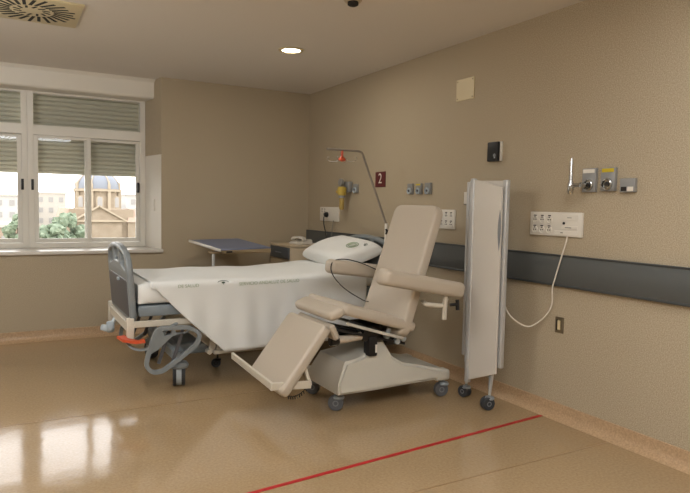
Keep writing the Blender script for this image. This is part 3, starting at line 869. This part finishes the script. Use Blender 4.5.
obj('tilt_catch', box(B(), -w2+.06, -w2+.12, -d2-.008, -d2+.02, -.035, -.018, .003, 1, tm), M['black'], t)
obj('mast', box(B(), -1.372, -1.348, -.725, -.695, .07, .885, .004), M['alu'], t)
obj('mast_head', box(B(), -1.385, -1.24, -.735, -.62, .868, .886, .004), M['table_under'], t)
bm = B(); bar(bm, (-1.355, -.95, .075), (-1.355, -.35, .075), .05, .03); bar(bm, (-1.355, -.94, .075), (-.85, -.94, .075), .04, .03); bar(bm, (-1.355, -.36, .075), (-.85, -.36, .075), .04, .03)
obj('base_frame', bm, M['beige_metal'], t)
for (x, y) in ((-1.355, -.93), (-1.355, -.37), (-.87, -.94), (-.87, -.36)): castor(t, x, y, .028, .03, .07, twin=False)

# ------------------------------------------------------------------ treatment chair
ch = thing('treatment_chair', 'beige padded reclining treatment chair on a castor base beside the bed', 'chair', (-.85, -2.86, 0))
YN, YFa = -3.18, -2.62; YC = (YN+YFa)/2; HW = .28
def cushion(name, a, b, th, side=1, hw=HW, m='leather', bev=.022, rr=.045, parent=ch, piping=True, taper=1.0, yc=YC):
    """a,b = (x,z) ends of the upholstered face; thickness goes to 'side' of it"""
    a = Vector((a[0], 0, a[1])); b = Vector((b[0], 0, b[1])); L = (b-a).length
    u = (b-a).normalized(); v = Vector((0, 1, 0)); w = u.cross(v)
    mm = Matrix((u, v, w)).transposed().to_4x4(); mm.translation = a+Vector((0, yc, 0))+w*side*th/2
    o = [(0, -hw), (L, -hw*taper), (L, hw*taper), (0, hw)]
    c = obj(name, plate(B(), o, (), th, bev, mm, rr, res=4), M[m], parent, smooth=60)
    return c, mm, L
# seat: two pads
c1, m1, L1 = cushion('seat', (-1.275, .670), (-.70, .498), .072, 1, bev=.026)
cushion('seat_front_pad', (-1.350, .620), (-1.235, .662), .062, 1, bev=.026)
cushion('backrest', (-.755, .46), (-.455, 1.355), .08, 1, taper=.93, rr=.075)
cushion('leg_rest', (-1.650, .168), (-1.340, .575), .07, 1, taper=1.0)
# seat rails and pan
bm = B()
for y in (-3.14, -2.65):
    bm = B(); bar(bm, (-1.22, y, .600), (-.775, y, .464), .018, .020)
    obj('seat_rail', bm, M['chair_plastic'], ch)
bm = B(); box(bm, 0, .58, -.20, .20, -.10, -.078, .004, 1, m1 @ Matrix.Translation((0, 0, -.0)) @ Matrix.Scale(-1, 4, (0, 0, 1)) if False else Matrix.Identity(4)) if False else None
mm = axes((-1.02, YC, .49), (.59, 0, -.152), (0, 1, 0)); box(bm, -.28, .30, -.20, .20, -.008, .008, .002, 1, mm)
obj('seat_pan', bm, M['dark_gap'], ch)
# armrests
def armrest(yc, x0, z0, x1, z1, near):
    a = Vector((x0, yc, z0)); b = Vector((x1, yc, z1)); u = (b-a).normalized(); v = Vector((0, 1, 0)); w = u.cross(v)
    if w.z < 0: w = -w; v = -v
    mm = Matrix((u, v, w)).transposed().to_4x4(); mm.translation = a
    L = (b-a).length
    o = [(0, -.065), (L, -.055), (L, .055), (0, .065)]
    p = obj('armrest', plate(B(), o, (), .108, .034, mm, .05, res=5), M['leather'], ch, smooth=70)
    bm = B(); box(bm, .05, L-.04, -.035, .035, -.052, -.036, .003, 1, mm)
    obj('arm_plate', bm, M['beige_metal'], p)
    bm = B(); s = 1 if near else -1
    sweep(bm, round_corners([(-.60, YC-s*.22, .705), (-.66, yc+s*.035, .705), (-.53, yc+s*.01, .69), (-.515, yc, .745)], .04), .016, 10)
    cyl(bm, (-.525, yc, .76), (-.535, yc-.005, .60), .017)
    obj('arm_bracket', bm, M['beige_metal'], p)
    bm = B(); cyl(bm, (-.50, yc-.02, .70), (-.44, yc-.04, .705), .010); cyl(bm, (-.45, yc-.035, .735), (-.445, yc-.035, .665), .013)
    obj('clamp_lever', bm, M['black'], p)
armrest(-3.27, -1.06, .918, -.385, .790, True)
armrest(-2.46, -1.015, .905, -.40, .825, False)
# base moulding: side profile extruded with narrower top
prof = [(-1.262, .125), (-1.262, .20), (-1.195, .330), (-1.08, .348), (-1.0, .385), (-.95, .455), (-.885, .455), (-.865, .41), (-.825, .335), (-.75, .285), (-.60, .252), (-.40, .205), (-.36, .19), (-.36, .135), (-.60, .135), (-1.0, .125)]
bm = B()
def halfw(z): return .235 if z < .20 else (.235-.075*min(1, (z-.20)/.25))
A = [bm.verts.new((x, YC-halfw(z), z)) for x, z in prof]; D = [bm.verts.new((x, YC+halfw(z), z)) for x, z in prof]
n = len(prof)
for i in range(n): bm.faces.new((A[i], A[(i+1) % n], D[(i+1) % n], D[i]))
fa = bm.faces.new(list(reversed(A))); fb = bm.faces.new(D)
bmesh.ops.recalc_face_normals(bm, faces=bm.faces)
es = [e for e in bm.edges if (e.verts[0].co.y-YC)*(e.verts[1].co.y-YC) > 0]
bmesh.ops.bevel(bm, geom=es, offset=.018, segments=3, affect='EDGES')
bmesh.ops.triangulate(bm, faces=[f for f in bm.faces if len(f.verts) > 4])
obj('base_cover', bm, M['chair_plastic'], ch, smooth=40)
for (x, y) in ((-1.19, -3.08), (-1.19, -2.64), (-.405, -3.09), (-.405, -2.63)):
    obj('base_foot', box(B(), x-.065, x+.055, y-.045, y+.045, .122, .20, .018, 3), M['chair_plastic'], ch)
castor(ch, -1.22, -3.05, .052, .042, .15, tyre='tyre_grey', twin=False, yaw=1.0)
castor(ch, -1.20, -2.66, .052, .042, .15, tyre='tyre_grey', twin=False, yaw=.8)
castor(ch, -.385, -3.10, .052, .042, .15, tyre='tyre_grey', twin=False, yaw=1.3)
castor(ch, -.40, -2.63, .052, .042, .15, tyre='tyre_grey', twin=False, yaw=.6)
# column top and actuator
obj('column', box(B(), -1.00, -.86, YC-.12, YC+.12, .43, .55, .01), M['black'], ch)
bm = B(); cyl(bm, (-1.24, -3.06, .478), (-1.05, -3.06, .492), .027, seg=20)
ac = obj('actuator_tube', bm, M['leather'], ch)
obj('actuator_cap', cyl(B(), (-1.30, -3.06, .474), (-1.235, -3.06, .478), .030, bev=.004), M['black'], ch)
obj('actuator_motor', box(B(), -1.065, -.935, -3.10, -3.0, .46, .535, .012), M['black'], ch)
bt = obj('battery_box', box(B(), -1.03, -.96, -3.115, -3.035, .355, .49, .012), M['black'], ch)
obj('white_label', box(B(), -.982, -.967, -3.1165, -3.114, .38, .435, 0), M['sock'], bt)
for (y, za, zb_) in ((-3.05, .44, .54), (-2.70, .44, .54)):
    bm = B(); bar(bm, (-1.27, y, za), (-1.26, y, zb_), .05, .016, (0, 1, 0)); obj('knee_bracket', bm, M['chair_plastic'], ch)
bm = B(); bar(bm, (-1.335, YC, .600), (-1.285, YC, .500), .50, .045, (1, 0, 0), .012); obj('knee_flap', bm, M['leather'], ch)
for (x, z) in ((-.885, .485), (-.80, .44), (-.75, .455)):
    bm = B(); cyl(bm, (x, -3.085, z), (x, -3.115, z), .020, seg=16); bar(bm, (x, -3.10, z), (x+.02, -3.10, z+.05), .030, .012, (0, 1, 0), .001)
    obj('hinge_bracket', bm, M['wheel_lt'], ch)
obj('lift_mechanism', box(B(), -.86, -.72, -3.06, -2.70, .40, .47, .02), M['black'], ch)
bm = B(); bar(bm, (-1.28, -2.98, .54), (-.95, -2.98, .47), .08, .05); obj('lift_link', bm, M['black'], ch)
# foot bar
zf = .245
bm = B()
pts = round_corners([(-1.50, -3.125, .26), (-1.555, -3.135, .18+.05), (-1.735, -3.14, zf), (-1.70, -2.08, zf), (-1.52, -2.09, zf)], .03, 4)
pts = [(-1.455, -3.135, .33), (-1.455, -3.14, zf-.03), (-1.735, -3.14, zf+.005), (-1.69, -2.10, zf)]
bar(bm, (-1.505, -3.115, .34), (-1.475, -3.135, .225), .022, .03, (0, 1, 0), .004)
bar(bm, (-1.470, -3.14, .232), (-1.745, -3.14, .252), .020, .048, (0, 0, 1), .004)
bar(bm, (-1.735, -3.145, .252), (-1.70, -2.30, .252), .020, .048, (0, 0, 1), .004)
obj('foot_bar', bm, M['beige_metal'], ch)
# coiled cable under the leg rest
bm = B(); cp = []
for k in range(90):
    t_ = k/89; a = t_*2*PI*11
    cp.append(Vector((-1.60+.17*t_, -3.06+.010*math.cos(a), .145+.010*math.sin(a)-.02*math.sin(PI*t_)+.07*t_*t_)))
sweep(bm, cp, .003, 5)
obj('coiled_cable', bm, M['black'], ch)
# hand-control cable from the far armrest to the seat
cp = smooth_pts([(-.62, -2.60, .86), (-.76, -2.54, .925), (-.88, -2.50, .955), (-.98, -2.50, .945), (-1.02, -2.53, .89), (-1.0, -2.56, .82), (-.93, -2.60, .74), (-.82, -2.66, .665), (-.79, -2.70, .655)], 6)
obj('control_cable', sweep(B(), cp, .004, 8), M['black'], ch)

# ------------------------------------------------------------------ outside
G0 = -9
struct('ground_outside' if False else 'ground', box(B(), -120, 160, 3, 400, G0-.5, G0), M['ground'])
ch2 = thing('domed_church', 'cream stone church with a grey dome seen through the window', 'church', (9.3, 92, G0))
cx, cy, R = 9.35, 92.5, 3.15
obj('nave', box(B(), cx-4.2, cx+4.6, 89.4, 97, G0, .15), M['church'], ch2)
bm = B(); lathe(bm, [(R, 0), (R, 2.75), (R+.25, 2.85), (R+.25, 3.15), (R-.1, 3.2)], (cx, cy, 0), seg=8)
obj('drum', bm, M['church'], ch2)
bm = B()
for z in (.0, 2.78): lathe(bm, [(R+.3, z), (R+.3, z+.28), (R-.2, z+.3)], (cx, cy, 0), seg=16)
obj('cornice', bm, M['church_trim'], ch2)
prof = [(R*math.cos(a), 3.1+3.15*math.sin(a)*.88) for a in [PI/2*k/10 for k in range(11)]]
obj('dome', lathe(B(), prof, (cx, cy, 0), seg=24), M['dome'], ch2)
bm = B()
for k in range(8):
    a = PI/8+2*PI*k/8
    sweep(bm, [(cx+(r+.05)*math.cos(a), cy+(r+.05)*math.sin(a), z) for r, z in prof], .09, 5)
obj('dome_ribs', bm, M['church_trim'], ch2)
obj('lantern', lathe(B(), [(.5, 5.8), (.5, 6.8), (.65, 6.9), (.3, 7.3), (0, 7.8)], (cx, cy, 0), seg=12), M['church_trim'], ch2)
for k, dx in enumerate((-2.55, -.1, 2.35)):
    yw = cy-math.sqrt(max(R*R-dx*dx, .1))*.93-.12
    mm = axes((cx+dx, yw, 1.2), (1, dx*.35/1.5 if k != 1 else 0, 0), (0, 0, 1))
    o = [(-.33, -.75), (.33, -.75), (.33, .45)] + [(.33*math.cos(a), .45+.33*math.sin(a)) for a in [PI*j/8 for j in range(1, 8)]] + [(-.33, .45)]
    w = obj('drum_window', plate(B(), [(a*1.45, b*1.2) for a, b in o], (), .12, .01, mm), M['church_trim'], ch2)
    obj('pane', plate(B(), o, (), .2, .01, mm), M['church_win'], w)
bm = B()
for k in range(8):
    a = PI/8+2*PI*k/8; x = cx+R*math.cos(a)*1.0; y = cy+R*math.sin(a)*1.0
    box(bm, x-.22, x+.22, y-.22, y+.22, 0, 2.9)
    lathe(bm, [(.2, 3.1), (.22, 3.7), (.08, 4.2), (0, 4.6)], (x, y, 0), seg=8)
obj('pilasters', bm, M['church_trim'], ch2)
gx = cx-.35; bm = B()
tri = [(gx-3.3, -1.35), (gx+3.5, -1.35), (gx, .6)]
a = [bm.verts.new((x, 88.2, z)) for x, z in tri]; b = [bm.verts.new((x, 89.5, z)) for x, z in tri]
bm.faces.new(a); bm.faces.new(b)
for i in range(3): bm.faces.new((a[i], b[i], b[(i+1) % 3], a[(i+1) % 3]))
box(bm, gx-2.9, gx+3.1, 88.4, 89.5, G0, -1.35)
bmesh.ops.recalc_face_normals(bm, faces=bm.faces)
obj('gable_front', bm, M['church'], ch2)
bm = B(); bar(bm, (gx-3.6, 88.0, -1.55), (gx, 88.0, .65), .4, .22, (0, 0, 1), 0); bar(bm, (gx+3.8, 88.0, -1.55), (gx, 88.0, .65), .4, .22, (0, 0, 1), 0); box(bm, gx-3.5, gx+3.7, 88.0, 88.4, -1.65, -1.35)
obj('gable_moulding', bm, M['church_trim'], ch2)
bm = B(); 
for s, xx in ((-1, cx-4.75), (1, cx+4.6)):
    vs = [bm.verts.new(p) for p in ((xx-1.0, 88.8, -1.7), (xx+1.4, 88.8, -1.7), (xx+1.4, 96, -1.7), (xx-1, 96, -1.7), (xx-.4, 90.5, .25), (xx+1.2, 90.5, .25), (xx+1.2, 96, .25), (xx-.4, 96, .25))]
    for f in ((0, 1, 5, 4), (1, 2, 6, 5), (2, 3, 7, 6), (3, 0, 4, 7), (4, 5, 6, 7)): bm.faces.new([vs[i] for i in f])
obj('aisle_roof', bm, M['tile_roof'], ch2)
bm = B()
for xx in (cx-4.75, cx+4.6): box(bm, xx-.9, xx+1.3, 89, 96, G0, -1.7)
obj('aisle_wall', bm, M['church'], ch2)

def tree(x, y, ztop, r, label, m='leaf', group='trees outside the window'):
    t = thing('tree', label, 'tree', (x, y, G0), group)
    bm = B(); rnd = random.Random(int(x*7+y))
    for k in range(60):
        a = rnd.uniform(0, 2*PI); e = rnd.uniform(-.8, 1); q = math.sqrt(max(0, 1-e*e))*rnd.uniform(.4, .85)
        c = Vector((x+r*q*math.cos(a), y+r*q*math.sin(a), ztop-r*1.2+r*e*.9)); s = r*rnd.uniform(.13, .27)
        res = bmesh.ops.create_icosphere(bm, subdivisions=2, radius=s, matrix=Matrix.Translation(c))
        for v in res['verts']: v.co += Vector((rnd.uniform(-1, 1), rnd.uniform(-1, 1), rnd.uniform(-1, 1)))*s*.3
    obj('crown', bm, M[m], t)
    obj('trunk', cyl(B(), (x, y, G0), (x, y, ztop-r), .3, .18, seg=8), M['bark'], t)
    return t
tree(1.15, 62, -.6, 2.2, 'green leafy tree left of the church outside', 'leaf')
tree(2.9, 66, .2, 2.6, 'tall rounded green tree nearest the church outside', 'leaf')
tree(-1.8, 60, .2, 1.5, 'bushy green tree seen through the left window', 'leaf')
tree(.0, 49, -2.4, 1.5, 'low olive tree below the green trees outside', 'leaf2')
tree(3.6, 52, -3.0, 1.6, 'low olive bushy tree in front of the church outside', 'leaf2')
tree(-2.6, 50, -2.3, 1.2, 'low olive tree seen through the left window', 'leaf2')
def building(x0, x1, y, z1, label, m='city', d=12):
    t = thing('city_building', label, 'building', ((x0+x1)/2, y, G0), 'distant buildings outside the window')
    obj('block', box(B(), x0, x1, y, y+d, G0, z1), M[m], t)
    obj('roof_slab', box(B(), x0-.3, x1+.3, y-.3, y+d, z1, z1+.4), M['city2'], t)
    nc = max(2, int((x1-x0)/2.6)); bm = B()
    for i in range(nc):
        for j in range(4):
            cxw = x0+(i+.5)*(x1-x0)/nc; z = z1-1.6-j*3
            box(bm, cxw-.6, cxw+.6, y-.1, y+.1, z-.8, z+.6)
    obj('windows', bm, M['church_win'], t)
building(-8, 3, 170, 2.2, 'pale distant apartment block at the far left outside', 'city')
building(5, 13, 190, 3.2, 'pale distant apartment block beyond the tall tree', 'city2')
building(14, 21, 160, 1.2, 'low distant block just left of the church', 'city')
building(25.5, 33, 165, 3.0, 'distant grey block just right of the church', 'city')
building(-6.5, -1.5, 75, -1.9, 'terracotta house low outside the left window', 'tile_roof', 8)

# ------------------------------------------------------------------ light
w = bpy.data.worlds.new('sky'); bpy.context.scene.world = w; w.use_nodes = True
n = w.node_tree; bg = n.nodes['Background']
tc = n.nodes.new('ShaderNodeTexCoord'); sx = n.nodes.new('ShaderNodeSeparateXYZ'); rp = n.nodes.new('ShaderNodeValToRGB')
n.links.new(tc.outputs['Generated'], sx.inputs[0]); n.links.new(sx.outputs['Z'], rp.inputs[0]); n.links.new(rp.outputs[0], bg.inputs[0])
rp.color_ramp.elements[0].color = (1, .95, .90, 1); rp.color_ramp.elements[1].color = (.93, .96, 1, 1)
bg.inputs[1].default_value = 4.5

def area(name, loc, size, power, col, rot=(0, 0, 0)):
    l = bpy.data.lights.new(name, 'AREA'); l.shape = 'RECTANGLE'; l.size, l.size_y = size; l.energy = power; l.color = col
    o = bpy.data.objects.new(name, l); C.objects.link(o); o.location = loc; o.rotation_euler = rot
    return o
NW = (.93, .965, 1)
area('ceiling_area_light', (-2.6, -6.2, 2.6), (1.4, 1.4), 58, NW)
area('ceiling_area_light', (-1.0, -5.2, 2.6), (.8, .8), 14, NW)
area('ceiling_area_light', (-4.3, -3.6, 2.6), (.8, .8), 26, NW)  # added unseen fill for the left side of the room, no fitting here
area('bounce_fill', (-3.4, -6.9, 1.9), (1.2, .8), 110, NW, (PI, 0, 0))  # unseen fill added behind the camera, aimed up to brighten the ceiling
area('bounce_fill', (-4.5, -3.0, 1.9), (.8, .8), 26, NW, (PI-.3, 0, 0))  # second added fill, unseen, lifts the ceiling on the window side
area('window_fill', (-4.3, -2.9, 2.5), (.9, .4), 20, NW, (PI*.36, 0, -.45))  # added unseen fill tilted at the window to whiten its frame
area('ceiling_area_light', (-1.03, -1.77, 2.63), (.15, .15), 8, (1, .94, .84))
po = area('window_portal', (-3.1, .62, 1.65), (2.8, 1.7), 1, (1, 1, 1), (-PI/2, 0, 0)); po.data.cycles.is_portal = True

# ------------------------------------------------------------------ camera
CAM = (-3.1525, -6.5638, 1.3609); yaw, pitch, roll, f = .5086, -.0662, .0193, 614.2
F = Vector((math.sin(yaw)*math.cos(pitch), math.cos(yaw)*math.cos(pitch), math.sin(pitch)))
Rr = Vector((math.cos(yaw), -math.sin(yaw), 0)); U = Rr.cross(F)
R2 = Rr*math.cos(roll)+U*math.sin(roll); U2 = -Rr*math.sin(roll)+U*math.cos(roll)
cam = bpy.data.cameras.new('camera'); co = bpy.data.objects.new('camera', cam); C.objects.link(co)
mw = Matrix((R2, U2, -F)).transposed().to_4x4(); mw.translation = Vector(CAM); co.matrix_world = mw
cam.sensor_width = 36; cam.lens = f/690*36; cam.clip_end = 1000; cam.clip_start = .05
bpy.context.scene.camera = co
sc = bpy.context.scene
sc.view_settings.view_transform = 'Standard'; sc.view_settings.look = 'None'; sc.view_settings.exposure = -.02
